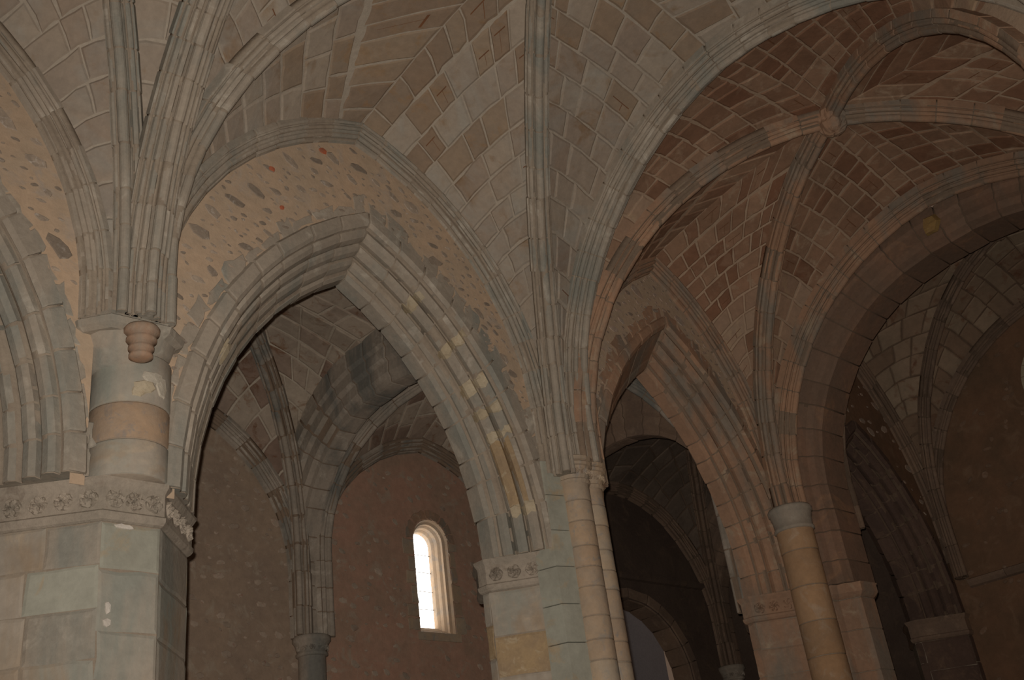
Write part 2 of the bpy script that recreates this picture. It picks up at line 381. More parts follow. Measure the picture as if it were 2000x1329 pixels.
def ashlar(p0, p1, z0, z1, parent, m, course=.05, ln=.07, h=.0012, gap=.0022, pick=None, name='ashlar_block'):
    h = .0006; gap = .0012
    Sf, L = face_surf(p0, p1); z = z1
    while z > z0+.01:
        hh = course*rnd.uniform(.8, 1.2); zb = max(z0, z-hh); n = max(1, round(L/ln)); a = 0
        ww = [rnd.uniform(.6, 1.4) for _ in range(n)]; sw = sum(ww)
        for k in range(n):
            b_ = a+ww[k]/sw*L
            if near_view(Sf((a+b_)/2, (z+zb)/2)[0], 250):
                mm = m
                if pick:
                    r = pick((a+b_)/2/L, (z+zb)/2)
                    if r: mm = r
                patch(name, Sf, a, b_, zb, z, h, gap, mm, parent, wob=.0006)
            a = b_
        z = zb
def cyl(name, cx, cy, r, z0, z1, m, parent, n=24, top=None, a0=0, a1=2*pi, label=None):
    """a turned solid: list of (radius, z) if top is given"""
    pr = top or [(r*.985, z0), (r, z0+.0015), (r, z1-.0015), (r*.985, z1)]
    V = []; Fs = []
    for rr, z in pr:
        for i in range(n):
            a = a0+(a1-a0)*i/n; V.append(Vector((cx+rr*cos(a), cy+rr*sin(a), z)))
    for k in range(len(pr)-1):
        for i in range(n):
            j = (i+1) % n; Fs.append((k*n+i, k*n+j, (k+1)*n+j, (k+1)*n+i))
    Fs.append(tuple(range(n-1, -1, -1))); Fs.append(tuple((len(pr)-1)*n+i for i in range(n)))
    return mk(name, V, Fs, m, parent, label=label)
def drums(cx, cy, r, z0, z1, parent, m, hgt=.045, jm='joint', pick=None):
    cyl('shaft_core', cx, cy, r*.96, z0, z1, jm, parent)
    z = z1; k = 0
    while z > z0+.005:
        hh = hgt*rnd.uniform(.75, 1.25); zb = max(z0, z-hh)
        mm = m
        if pick: mm = pick(k) or m
        if near_view((cx, cy, (z+zb)/2), 400) or zb < .1: cyl('drum', cx+rnd.gauss(0,.0003), cy, r*rnd.uniform(.985, 1.01), zb+.0007, z-.0007, mm, parent, n=28)
        z = zb; k += 1
def rosette(c, nrm, r, m, parent):
    """a round of worn carved foliage: lobes with drilled hollows between"""
    nrm = Vector(nrm).normalized(); t = Vector((-nrm.y, nrm.x, 0)); up = Vector((0, 0, 1)); n = 24; ph = rnd.uniform(0, 6); lob = rnd.choice((5, 6, 7))
    V = [Vector(c)+nrm*r*.3]; Fs = []
    rings = (.16, .30, .46, .62, .80, .93, 1.0)
    for k, f in enumerate(rings):
        for i in range(n):
            a = 2*pi*i/n; q = .20+.16*sin(lob*a+ph+k*1.1)+rnd.uniform(-.10, .10)
            if k == len(rings)-1: q = -.05
            V.append(Vector(c)+(t*cos(a)+up*sin(a))*r*f*(1+.05*cos(lob*a))+nrm*r*q)
    for i in range(n): Fs.append((0, 1+i, 1+(i+1) % n))
    for k in range(len(rings)-1):
        for i in range(n):
            a = 1+k*n+i; b_ = 1+k*n+(i+1) % n; Fs.append((a, a+n, b_+n, b_))
    return mk('rosette', V, Fs, m, parent, smooth=False)

# ------------------------------------------------------------------ layout
FLOOR = -1.6/S
YK, ZK = .588, 1.085          # nave key
YN = .14                     # near side of the nave
AX, BX, CX, EX = .452, 1.13, 1.745, 2.47
ARCHES = [  # narrow left, centre, narrow right, z0, apex
    (-.24, .045, .335, .43, .83), (.556, .7825, 1.009, .43, .815), (1.238, 1.443, 1.632, .45, .83), (1.88, 2.055, 2.23, .43, .752)]
FORMS = [(-.17, .105, .385, 1.005), (.478, .768, 1.062, 1.008), (1.20, 1.43, 1.655, 1.0), (1.83, 2.06, 2.295, 1.03)]
BY = Vector((0, 1)); RB = Vector((0, -1))

# ---- setting: floor, walls
mk('floor', [(-3,-2.5,FLOOR),(4,-2.5,FLOOR),(4,2.6,FLOOR),(-3,2.6,FLOOR),(-3,-2.5,FLOOR-.02),(4,-2.5,FLOOR-.02),(4,2.6,FLOOR-.02),(-3,2.6,FLOOR-.02)],
   [(0,1,2,3),(7,6,5,4),(0,4,5,1),(1,5,6,2),(2,6,7,3),(3,7,4,0)], 'floor', smooth=False, kind='structure')

def lunette(i, m, nst, rub, reds=()):
    xl, xc, xr, z0, za = ARCHES[i]; fl_, fc, fr, fz = FORMS[i]
    root = empty('wall_arcade', (xc, 1.0, z0+.3), kind='structure')
    hs = [(Half((xl,1),(xc,1),z0,za,.42), Half((fl_,1),(fc,1),.62,fz,.42)), (Half((xr,1),(xc,1),z0,za,.42), Half((fr,1),(fc,1),.62,fz,.42))]
    n = 26
    for side, Y in ((0, 1.0), (1, 1.129)):
        for (ha, hf) in hs:
            V = []; Fs = []
            for k in range(n+1):
                t = k/n; p = ha.pt(t, .055 if side == 0 else .076); q = hf.pt(t, .02 if side == 0 else .06)
                if (q.x-p.x)*(ha.P0.x-ha.P1.x) < 0 and t < .4: q.x = p.x
                for j in range(4):
                    w = p.lerp(q, j/3); V.append(Vector((w.x, Y, w.z)))
            for k in range(n):
                for j in range(3): a = k*4+j; Fs.append((a, a+1, a+5, a+4))
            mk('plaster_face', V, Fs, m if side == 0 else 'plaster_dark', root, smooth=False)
    def Sf(x, z): return Vector((x, 1.0, z)), Vector((0, -1, 0))
    def inside(x, z, mg):
        h1, h2 = (hs[0] if x < xc else hs[1])
        if z < z0: return False
        d = abs(x-h1.P1.x); rin = hypot(d+h1.e, z-h1.z0)-h1.R
        d2 = abs(x-h2.P1.x)
        rout = (hypot(d2+h2.e, z-h2.z0)-h2.R) if z > h2.z0 else d2-h2.a
        return rin > .071+mg and rout < -mg*.8
    cnt = 0; placed = []
    for _ in range(nst*40):
        if cnt >= nst: break
        x = rnd.uniform(fl_, fr); z = rnd.uniform(z0, fz); r = rnd.choice([.0035, .0045, .006, .008, .012, .017, .021])*rnd.uniform(.8, 1.2)
        if not inside(x, z, r*1.1): continue
        if any(hypot(x-a, (z-b_)*1.5) < (r+q)*1.05 for a, b_, q in placed): continue
        placed.append((x, z, r)); cnt += 1
        rubble('rubble_stone', Sf, x, z, r, r*rnd.uniform(.35, .6), .0009, rub, root)
    for (x, z, r) in reds: rubble('rubble_stone', Sf, x, z, r, r*.8, .0016, 'red_mark', root, label='rust red stone in the plaster')
    return root
lunette(0, 'plaster', 110, 'rubble')
lunette(1, 'plaster', 260, 'rubble', [(.712,.973,.008),(.628,.905,.006),(.642,.848,.005)])
lunette(2, 'plaster', 200, 'rubble_pink')
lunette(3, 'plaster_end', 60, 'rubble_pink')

# ---- arcade arches
ARCH_LAB = ['moulded pointed arch cut by the left edge of the picture', 'large moulded pointed arch opening onto the aisle window',
            'narrow moulded pointed arch between the twin shafts and the ochre column', 'dark moulded pointed arch at the far right of the arcade']
def sp1(t, k):
    if .18 < t < .33: return ('repair_orange', 'ochre stained voussoir')
    if t > .3 and t < .88 and k % 2 == 0: return ('repair', 'voussoir patched with pale yellow mortar')
def sp1l(t, k):
    if .36 < t < .43: return ('repair', 'voussoir patched with pale yellow mortar')
for i, (xl, xc, xr, z0, za) in enumerate(ARCHES):
    root = empty('pointed_arch', (xc, 1.08, z0), ARCH_LAB[i], 'arch', 'arches of the nave arcade')
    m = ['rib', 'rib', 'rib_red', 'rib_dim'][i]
    sweep_half(Half((xl,1),(xc,1),z0,za,.43), {1: P_SOFT, 2: P_FLAT}.get(i, P_ARCH), root, m, b=BY, blk=.045, special=None)
    sweep_half(Half((xr,1),(xc,1),z0,za,.43), P_ARCH, root, m, b=BY, blk=.045, special=None)

def arch_patch(h, t0, t1, i0, i1, m, parent, label):
    seg = P_ARCH[i0:i1]; V = []; Fs = []; R = 5; n = 2*len(seg)
    for k in range(R):
        t = t0+(t1-t0)*k/(R-1)
        for j, (l, o) in enumerate(seg):
            e_ = .0016 if 0 < k < R-1 else .0
            tt = t+rnd.gauss(0, .004)
            V.append(h.pt(tt, o-e_, l-e_*.8, BY))
        for l, o in reversed(seg): V.append(h.pt(t, o+.004, l+.003, BY))
    for k in range(R-1):
        for j in range(n): Fs.append((k*n+j, k*n+(j+1)%n, (k+1)*n+(j+1)%n, (k+1)*n+j))
    Fs.append(tuple(range(n-1, -1, -1))); Fs.append(tuple((R-1)*n+j for j in range(n)))
    mk('mortar_patch', V, Fs, m, parent, smooth=False, label=label)
_, xc, xr, z0, za = ARCHES[1]
a1 = [o for o in bpy.data.objects if o.get('label') == ARCH_LAB[1]][0]
for hi, mm_ in ((0, 'rib'), (1, 'rib'), (2, 'rib_red')):
    xl_, xc_, xr_, z0_, za_ = ARCHES[hi]
    par = [o for o in bpy.data.objects if o.get('label') == ARCH_LAB[hi]][0]
    for xx in (xl_, xr_):
        h = Half((xx,1),(xc_,1),z0_,za_,.43)
        def So(t, o): 
            p = h.pt(t, o); return Vector((p.x, 1.0, p.z)), Vector((0, -1, 0))
        t = .0
        while t < .985:
            t1 = min(.995, t+rnd.uniform(.045, .085))
            patch('extrados_stone', So, t, t1, .0695, .0695+(rnd.uniform(.004, .012) if hi == 0 else rnd.uniform(.010, .030)), .0007, .0012, mm_, par, wob=.0022); t = t1
hr1 = Half((xr,1),(xc,1),z0,za,.43); hl1 = Half((ARCHES[1][0],1),(xc,1),z0,za,.43)
for t0, t1, i0, i1 in ((.765, .80, 6, 16), (.605, .635, 3, 16), (.475, .51, 5, 16), (.395, .425, 4, 16), (.325, .35, 4, 14)):
    arch_patch(hr1, t0, t1, i0, i1, 'repair', a1, 'pale yellow mortar patch across the mouldings')
arch_patch(hr1, .13, .323, 6, 14, 'repair_orange', a1, 'ochre stained patch across the mouldings')
arch_patch(hr1, .10, .135, 5, 13, 'repair', a1, 'pale yellow mortar patch across the mouldings')
arch_patch(hl1, .36, .42, 7, 12, 'repair', a1, 'pale yellow mortar patch on the left mouldings')

# ---- wall ribs (formerets), transverse arches, diagonals, webs
FL = ['wall rib rising off the left edge above the leftmost arch', 'moulded wall rib framing the plaster over the large arch',
      'moulded wall rib framing the plaster over the narrow arch', 'wall rib over the dark arch at far right']
F_H = []
for i, (xl, xc, xr, za) in enumerate(FORMS):
    root = empty('wall_rib', (xc, .99, .6), FL[i], 'rib', 'wall ribs of the nave vault')
    zs = .60 if i == 0 else .56
    zf = .57 if i == 3 else .62; hl = Half((xl,1),(xc,1),zf,za,.54 if i != 1 else .605); hr = Half((xr,1),(xc,1),zf,za,.605 if i == 0 else .54)
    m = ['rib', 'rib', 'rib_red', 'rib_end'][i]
    for h in (hl, hr): sweep_half(h, P_FORM, root, m, b=RB, blk=.05)
    F_H.append((hl, hr))
def trans(x, y0, y1, zap, zs, prof, m, label, blk=.05, z0=.62, special=None, yc=YK):
    root = empty('transverse_arch', (x, yc, z0), label, 'arch', 'transverse arches across the nave')
    far = Half((x, y1), (x, yc), z0, zap, zs); nr = Half((x, y0), (x, yc), z0, zap, .5)
    sweep_half(far, prof, root, m, blk=blk, special=special); sweep_half(nr, prof, root, m, blk=blk)
    return far, nr, root
def trans(P0, P1, Pn, zap, z0, zs, prof, m, label, b=None, grp='transverse arches across the nave'):
    root = empty('transverse_arch', (P1[0], P1[1], z0), label, 'arch', grp)
    far = Half(P0, P1, z0, zap, zs); nr = Half(Pn, P1, z0, zap, .5)
    sweep_half(far, prof, root, m, b=b); sweep_half(nr, prof, root, m, b=b)
    return far, nr
T0 = trans((-.26,.975), (-.26,YK), (-.26,YN), 1.12, .62, .56, P_TRANS, 'rib', 'transverse arch beyond the left edge of the picture')
TA = trans((.445,.975), (.45,YK), (.45,YN), 1.13, .62, .605, P_TRANS, 'rib', 'broad grey rib springing in the middle of the left capital')
TB = trans((1.145,.985), (1.135,.595), (1.15,.12), 1.068, .63, .56, P_TRANS, 'rib', 'broad grey transverse arch springing from the twin shafts')
XB = Vector((1, 0))
chf, chn = trans((1.79,.933), (1.83,YK), (1.83,YN+.04), .965, .60, .43, P_CHANCEL, 'rib_chancel', 'heavy red brown chancel arch with a bare ochre patch', b=XB)
CHN = trans((1.70,.985), (1.745,YK), (1.745,YN), 1.055, .60, .56, P_TRANS, 'rib_red', 'slim moulded rib edging the near side of the chancel arch')
TE = (Half((2.295, .985), (2.305, .60), .61, 1.035, .5), Half((2.305, YN), (2.305, .60), .61, 1.035, .56))
root = empty('wall_rib', (2.30, YK, .62), 'brown wall rib curving over the far end wall', 'rib')
for h in TE: sweep_half(h, inset(P_DIAG, .8), root, 'rib_end')
CH2 = (Half((1.89, .985), (1.89, YK), .62, 1.06, .56), Half((1.89, YN+.03), (1.89, YK), .62, 1.06, .56))

BAYS = [  # left x of the diagonal springing, right x, sides (far,near halves), web offsets, materials, rows, stone length
    (-.235, .432, T0, TA, 0, 'web_pale', 'web_pale_m', 15, .052, 'rib', 'bay off the left edge'),
    (.470, 1.105, TA, TB, 1, 'web_pale', 'web_pale_m', 15, .052, 'rib', 'grey vault bay over the large arch'),
    (1.155, 1.715, TB, CHN, 2, 'web_red', 'web_red_m', 17, .043, 'rib_red', 'red brown vault bay'),
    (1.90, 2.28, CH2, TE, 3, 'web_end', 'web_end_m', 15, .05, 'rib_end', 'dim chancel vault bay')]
DL = {(0,0):'diagonal rib rising off the left edge beyond the picture', (0,1):'narrow grey rib rising almost upright from the left capital',
      (1,0):'grey diagonal rib sweeping up right from the left capital to the top edge', (1,1):'upright grey diagonal rib over the twin shafts',
      (2,0):'brown diagonal rib arching from the twin shafts through the carved boss to the right edge', (2,1):'dark diagonal rib from the ochre column up through the carved boss',
      (3,0):'faint diagonal rib crossing the chancel vault from behind the chancel arch', (3,1):'thin brown diagonal rib in the far corner of the chancel'}
KEYS = [(.13, YK, 1.15), (.775, YK, 1.09), (1.447, YK, 1.10), (2.075, YK, 1.10)]
SPR = {  # far and near springing points: x, y, z0, zs
 0: dict(lf=(-.235,.98,.65,.56), rf=(.43,.98,.65,.605), ln=(-.235,YN,.62,.56), rn=(.43,YN,.62,.56)),
 1: dict(lf=(.461,.98,.68,.605), rf=(1.09,.978,.535,.535), ln=(.47,YN,.62,.56), rn=(1.105,YN,.62,.56)),
 2: dict(lf=(1.14,.98,.585,.56), rf=(1.65,.975,.61,.56), ln=(1.13,.19,.62,.56), rn=(1.74,.14,.5,.45)),
 3: dict(lf=(1.90,.985,.65,.56), rf=(2.285,.975,.655,.5), ln=(1.90,YN,.65,.56), rn=(2.28,YN,.65,.56))}
for bi, (xl, xr, Lh, Rh, fi, ms, mm, rows, sl, rm, nm) in enumerate(BAYS):
    xk, _, zk = KEYS[bi]
    D = {}
    for k, prs in enumerate((('lf', 'rn'), ('rf', 'ln'))):
        root = empty('diagonal_rib', (xk, YK, zk), DL[(bi, k)], 'rib', 'diagonal ribs of the nave vault')
        for q in prs:
            x, y, z0_, zs_ = SPR[bi][q]; h = Half((x, y), (xk, YK), z0_, zk, zs_); D[(q[0], q[1])] = h
            sweep_half(h, inset(P_DIAG, .78) if bi == 3 else P_DIAG, root, rm, blk=.055)
    # webs
    so = .004
    cells = [
      ('far', [(F_H[fi][0], D[('l','f')], .022, RB, .012), (F_H[fi][1], D[('r','f')], .022, RB, .012)]),
      ('left', [(Lh[0], D[('l','f')], so, None, 0), (Lh[1], D[('l','n')], so, None, 0)]),
      ('right', [(Rh[0], D[('r','f')], so, None, 0), (Rh[1], D[('r','n')], so, None, 0)])]
    nh = (Half((F_H[fi][0].P0.x, YN), (F_H[fi][0].P1.x, YN), .62, FORMS[fi][3], .56), Half((F_H[fi][1].P0.x, YN), (F_H[fi][1].P1.x, YN), .62, FORMS[fi][3], .56))
    cells.append(('near', [(nh[0], D[('l','n')], .02, None, 0), (nh[1], D[('r','n')], .02, None, 0)]))
    for cn, hc in cells:
        root = empty('ceiling', (xk, YK, 1.0), kind='structure')
        for (A, Dh, ao, ab, al) in hc:
            halfcell(A, Dh, ao, ab, al, .003, 0, 1, root, ms, mm, rows, sl)
    # boss
    if bi in (1, 2, 3):
        V = []; Fs = []; n = 28; rg = ((.004,-.040),(.010,-.039),(.016,-.036),(.021,-.031),(.0235,-.025),(.022,-.019),(.026,-.014),(.027,-.006),(.024,.002)); k_ = .7 if bi == 3 else 1
        for q, (rr_, zz_) in enumerate(rg):
            for i in range(n):
                a = 2*pi*i/n; w_ = 1+.10*sin(6*a+q*.9)+rnd.uniform(-.09, .09)
                V.append(Vector((xk+rr_*k_*w_*cos(a), YK+rr_*k_*w_*sin(a), zk+zz_*k_+rnd.uniform(-.0015, .0015))))
        for q in range(len(rg)-1):
            for i in range(n): j = (i+1) % n; Fs.append((q*n+i, q*n+j, (q+1)*n+j, (q+1)*n+i))
        Fs.append(tuple(range(n-1, -1, -1)))
        tag(mk('boss', V, Fs, rm, None, smooth=False),
            {1: 'vault boss above the top edge where the grey ribs cross', 2: 'worn carved boss where the red brown ribs cross', 3: 'small boss of the dim chancel vault'}[bi], 'boss')

# ---- piers
def pier(x, poly, label, m, zt=.39, pick=None, frz=True, fpoly=None, ros=None, fm='carved'):
    root = empty('pier', (x, 1.08, FLOOR), label, 'pier', 'octagonal piers of the nave arcade')
    plan_sweep('core', poly, [(-.001, FLOOR), (-.001, .432)], 'joint', root)
    for a, b_ in zip(poly[:-1], poly[1:]):
        if a[1] > 1.09 and b_[1] > 1.09: continue
        ashlar(a, b_, FLOOR, .386, root, m, .052, .075, pick=pick)
    fz = plan_sweep('frieze', fpoly or poly, [(0, .386), (.003, .3875), (.0055, .391), (.006, .395), (.004, .397), (.004, .421), (.006, .424), (.0085, .428), (.0085, .431), (0, .432)], fm, root)
    if ros:
        for a, b_ in ros:
            Sf, L = face_surf(a, b_); n = max(1, round(L/.0235))
            for k in range(n):
                p, nn = Sf(L*(k+.5)/n, .409)
                if near_view(p, 60): rosette(p+nn*.004, nn, .0098, fm, fz)
    return root
A_poly = [(.335,1.135),(.335,1.09),(.425,1.0),(.487,1.0),(.556,1.075),(.556,1.092),(.49,1.135)]
def pickA(f, z):
    if rnd.random() < .25: return 'ashlar_green'
    if rnd.random() < .2: return 'rib'
pA = pier(AX, A_poly, 'broad pale octagonal pier at lower left carrying a rosette frieze', 'ashlar', pick=pickA, ros=[((.335,1.09),(.425,1.0)), ((.425,1.0),(.487,1.0)), ((.487,1.0),(.556,1.075))])
B_poly = [(1.07,1.135),(1.009,1.092),(1.009,1.078),(1.075,1.0),(1.168,1.0),(1.238,1.078),(1.238,1.092),(1.18,1.135)]
pB = pier(1.14, B_poly, 'pale pier with a carved impost behind the twin half shafts', 'ashlar', fpoly=[(1.04,1.13),(1.009,1.092),(1.009,1.078),(1.075,1.0),(1.10,1.0)], ros=[((1.009,1.078),(1.075,1.0))], pick=lambda f, z: 'repair_orange' if .29 < z < .33 else None)
C_poly = [(1.70,1.135),(1.632,1.092),(1.632,1.075),(1.695,1.0),(1.83,1.0),(1.90,1.075),(1.90,1.092),(1.84,1.135)]
pC = pier(1.765, C_poly, 'dark brown pier with a carved impost behind the ochre column', 'rib_red', fm='rib_red', ros=[((1.632,1.075),(1.70,1.0))])
D_poly = [(2.30,1.135),(2.23,1.092),(2.23,1.075),(2.292,1.0),(2.33,1.0)]
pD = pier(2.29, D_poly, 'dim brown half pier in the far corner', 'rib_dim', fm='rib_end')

def Sw(x, z): return Vector((x, .9995, z)), Vector((0, -1, 0))
for x, z, ru, rz in ((.446,.382,.010,.0035),(.452,.382,.007,.003),(.405,.30,.004,.008),(.400,.285,.005,.006)):
    q = x if x > .43 else .435; rubble('lime_patch', Sw, q, z, ru, rz, .0012, 'lime_white', pA, label='small white lime patch', ang=-.05)
# upper shaft and corbel capital of the left pier
sh = empty('engaged_shaft', (.457, 1.02, .432), 'thick round shaft stump with yellow patch between frieze and capital at left', 'shaft')
drums(.457, 1.02, .042, .432, .572, sh, 'ashlar', .05, pick=lambda k: 'ashlar_tan' if k == 1 else None)
def cylS(cx, cy, r):
    def Sf(q, z): a = q/r; return Vector((cx+r*cos(a), cy+r*sin(a), z)), Vector((cos(a), sin(a), 0))
    return Sf
Sf = cylS(.457, 1.02, .0425)
for (a, z, ra, rz, m) in ((-1.62, .531, .013, .010, 'repair'), (-1.80, .525, .010, .006, 'repair'), (-1.42, .545, .016, .008, 'repair_pale'), (-1.15, .535, .010, .016, 'repair_pale')):
    rubble('mortar_patch', Sf, a*.0425, z, ra, rz, .0008, m, sh, ang=.1, label='pale yellow mortar patch' if m == 'repair' else None)
cap = empty('corbel_capital', (.457, 1.01, .57), 'broad moulded capital on the left pier with a small round pendant corbel', 'capital')
cyl('bell', .448, 1.018, .05, .57, .6, 'rib', cap, n=10, top=[(.041, .556), (.0425, .572), (.049, .578), (.053, .590), (.0545, .596)])
plan_sweep('abacus', [(.378,1.05),(.385,.995),(.408,.966),(.473,.963),(.500,.985),(.512,1.05)], [(-.008, .590), (-.001, .594), (.001, .601), (-.003, .604), (-.004, .609)], 'rib', cap)
cyl('pendant_corbel', .443, .968, .02, .55, .6, 'rib_red', cap, n=28, top=[(.007,.556),(.0125,.558),(.0125,.561),(.0105,.5635),(.0135,.567),(.0135,.570),(.0115,.572),(.016,.577),(.016,.580),(.0145,.582),(.0185,.586),(.0190,.591),(.017,.594)], label='small brown ringed round corbel')

# twin (triple) half shafts of the middle pier
r3 = [(1.112, .986, .023), (1.150, .995, .024)]
def cluster(off):
    pts = [(1.084-off*.3, 1.03)]
    for (cx, cy, r), (a0, a1) in zip(r3, ((pi, pi*1.80), (pi*1.30, 2*pi))):
        for k in range(9):
            a = a0+(a1-a0)*k/8; pts.append((cx+(r+off)*cos(a), cy+(r+off)*sin(a)))
    return pts+[(1.176+off*.3, 1.03)]
cB = empty('clustered_column', (1.142, .99, FLOOR), 'tall tan cluster of half shafts with carved capital in the middle of the picture', 'column')
plan_sweep('shaft_core', cluster(-.0012), [(0, FLOOR), (0, .53)], 'joint', cB)
z = .526; k = 0
while z > FLOOR+.01:
    hh = .034*rnd.uniform(.8, 1.2); zb = max(FLOOR, z-hh)
    for (cx, cy, r) in r3:
                cyl('drum', cx, cy, r*rnd.uniform(.985, 1.012), zb+.0007, z-.0007, 'ashlar_tan', cB, n=24)
    z = zb; k += 1
cp = []
for off, z in ((.0005, .524), (.003, .526), (.003, .5295), (.001, .531), (.003, .536), (.005, .545), (.006, .548), (.009, .549), (.0095, .5535), (.007, .5555), (.010, .557), (.0105, .562), (.007, .564)):
    cp.append((off, z))
V = []; Fs = []; n = len(cluster(0))
for off, z in cp: V += [Vector((x, y, z)) for x, y in cluster(off)]
for i in range(len(cp)-1):
    for j in range(n-1): Fs.append((i*n+j, i*n+j+1, (i+1)*n+j+1, (i+1)*n+j))
Fs.append(tuple((len(cp)-1)*n+j for j in range(n)))
capB = mk('capital', V, Fs, 'ashlar_tan', cB, smooth=False)
for (cx, cy, r) in r3:                                   # small carved leaves round the bell
    for q in range(6):
        a = pi*1.2+pi*.6*q/5
        p = Vector((cx+(r+.0035)*cos(a), cy+(r+.0035)*sin(a), .541))
        rosette(p, (cos(a), sin(a), .2), .0052, 'ashlar_tan', capB).name = 'carved_leaf'
# grey green strip beside it: flat of the pier
Sfg, L = face_surf((1.030, .9985), (1.064, .9985))
st = empty('pilaster_strip', (1.07, .99, FLOOR), 'flat grey green strip of wall just left of the tall clustered column', 'pilaster')
for k in range(14):
    z1 = .56-k*.052; z0_ = max(FLOOR, z1-.052)
    if z1 <= FLOOR+.01: break
    V = []; poly = [(1.05, 1.02), (1.060, .992), (1.093, .984), (1.10, 1.0)]
    plan_sweep('strip_block', poly, [(-.0008, z0_+.0004), (0, z0_+.001), (0, z1-.001), (-.0008, z1-.0004)], 'ashlar_green', st)

# ochre column (single) and jamb of the chancel arch
cC = empty('engaged_column', (1.652, .966, FLOOR), 'ochre round half column with plain ringed capital right of the narrow arch', 'column')
drums(1.652, .966, .0325, FLOOR, .528, cC, 'ashlar_warm', .055)
cyl('capital', 1.652, .966, .04, .52, .56, 'rib', cC, n=28, top=[(.033,.518),(.0355,.520),(.0355,.524),(.0335,.526),(.0345,.540),(.0365,.546),(.0365,.550),(.039,.552),(.0395,.558),(.037,.562)], label='pale pinkish grey capital')
jamb = empty('chancel_jamb', (1.82, .95, FLOOR), 'red brown moulded jamb under the chancel arch, right of the ochre column', 'jamb')
J = [(1.728, 1.02), (1.730, .995), (1.733, .972), (1.745, .968), (1.748, .952), (1.758, .945), (1.763, .935), (1.805, .933), (1.83, .95), (1.84, 1.0), (1.845,1.02)]
plan_sweep('core', J, [(-.0015, FLOOR), (-.0015, .43)], 'joint', jamb)
z = .405
while z > FLOOR+.01:
    hh = .06*rnd.uniform(.8, 1.2); zb = max(FLOOR, z-hh)
    plan_sweep('jamb_block', J, [(-.001, zb+.0005), (0, zb+.0012), (0, z-.0012), (-.001, z-.0005)], 'rib_red', jamb); z = zb
plan_sweep('impost', J, [(0, .406), (.004, .409), (.009, .414), (.009, .426), (.011, .430), (.004, .432)], 'rib_red', jamb)
# bare ochre patch where something broke away from the chancel arch
chp = [o for o in bpy.data.objects if o.get('label', '').startswith('heavy red brown chancel')][0]
def Sp(a, c): return Vector((1.749+c*.35, .598+a, .995+c)), Vector((-.93, 0, -.36))
rubble('bare_patch', Sp, 0, 0, .019, .024, .007, 'ochre_bare', chp, label='bare ochre patch of broken stone', ang=0)

# ---- end wall with round window
exw = empty('wall_end', (2.31, .6, .5), kind='structure')
def ring_wall(x, y0, y1, z0, z1, cy, cz, r, m, parent, n=48):
    V = []; Fs = []
    for i in range(n):
        a = 2*pi*i/n; dy, dz = cos(a), sin(a)
        k = min((y1-cy)/dy if dy > 1e-6 else ((y0-cy)/dy if dy < -1e-6 else 9e9), (z1-cz)/dz if dz > 1e-6 else ((z0-cz)/dz if dz < -1e-6 else 9e9))
        V += [Vector((x, cy+r*dy, cz+r*dz)), Vector((x, cy+dy*k, cz+dz*k)), Vector((x+.05, cy+r*.7*dy, cz+r*.7*dz))]
    for i in range(n):
        j = (i+1) % n; Fs.append((i*3, i*3+1, j*3+1, j*3)); Fs.append((i*3, j*3, j*3+2, i*3+2))
    mk('plaster_face', V, Fs, m, parent, smooth=False)
OY, OZ, OR = .617, .843, .105
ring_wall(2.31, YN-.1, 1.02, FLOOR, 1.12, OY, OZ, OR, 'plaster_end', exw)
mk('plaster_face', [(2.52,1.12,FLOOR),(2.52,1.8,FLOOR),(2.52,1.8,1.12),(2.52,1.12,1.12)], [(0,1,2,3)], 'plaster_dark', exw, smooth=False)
def Se(y, z): return Vector((2.31, y, z)), Vector((-1, 0, 0))
c = 0
while c < 110:
    y = rnd.uniform(.62, .98); z = rnd.uniform(.25, .95)
    if hypot(y-OY, z-OZ) < OR*1.25: continue
    rubble('rubble_stone', Se, y, z, rnd.uniform(.005, .013), rnd.uniform(.004, .008), .0010, 'rubble_end', exw); c += 1
w2 = empty('window_2', (2.31, OY, OZ), kind='structure')
n = 24
for k in range(n):
    a0, a1 = 2*pi*k/n+.006, 2*pi*(k+1)/n-.006; V = []
    for a in (a0, (a0+a1)/2, a1):
        for rr, xx in ((OR*1.0, 2.307), (OR*.99, 2.302), (OR*.90, 2.301), (OR*.87, 2.31)):
            V.append(Vector((xx, OY+rr*cos(a), OZ+rr*sin(a))))
    Fs = [(i*4+j, i*4+j+1, i*4+j+5, i*4+j+4) for i in range(2) for j in range(3)]
    mk('ring_stone', V, Fs, 'repair', w2, smooth=False)
V = [Vector((2.355, OY+OR*.75*cos(2*pi*k/32), OZ+OR*.75*sin(2*pi*k/32))) for k in range(32)]
mk('pane', V, [tuple(range(32))], 'glass_dim' if 'glass_dim' in K else 'pale_wall', w2, smooth=False)

t2_ = empty('trim_2', (2.31, .6, .47), kind='structure')
for k in range(10):
    ya, yb = YN+k*.083, YN+(k+1)*.083-.001
    V = [Vector((x, y, z)) for y in (ya, yb) for x, z in ((2.312, .478), (2.303, .482), (2.298, .489), (2.298, .496), (2.312, .50))]
    mk('string_stone', V, [(i, (i+1)%5, 5+(i+1)%5, 5+i) for i in range(5)]+[(4,3,2,1,0), (5,6,7,8,9)], 'rib_end', t2_, smooth=False)

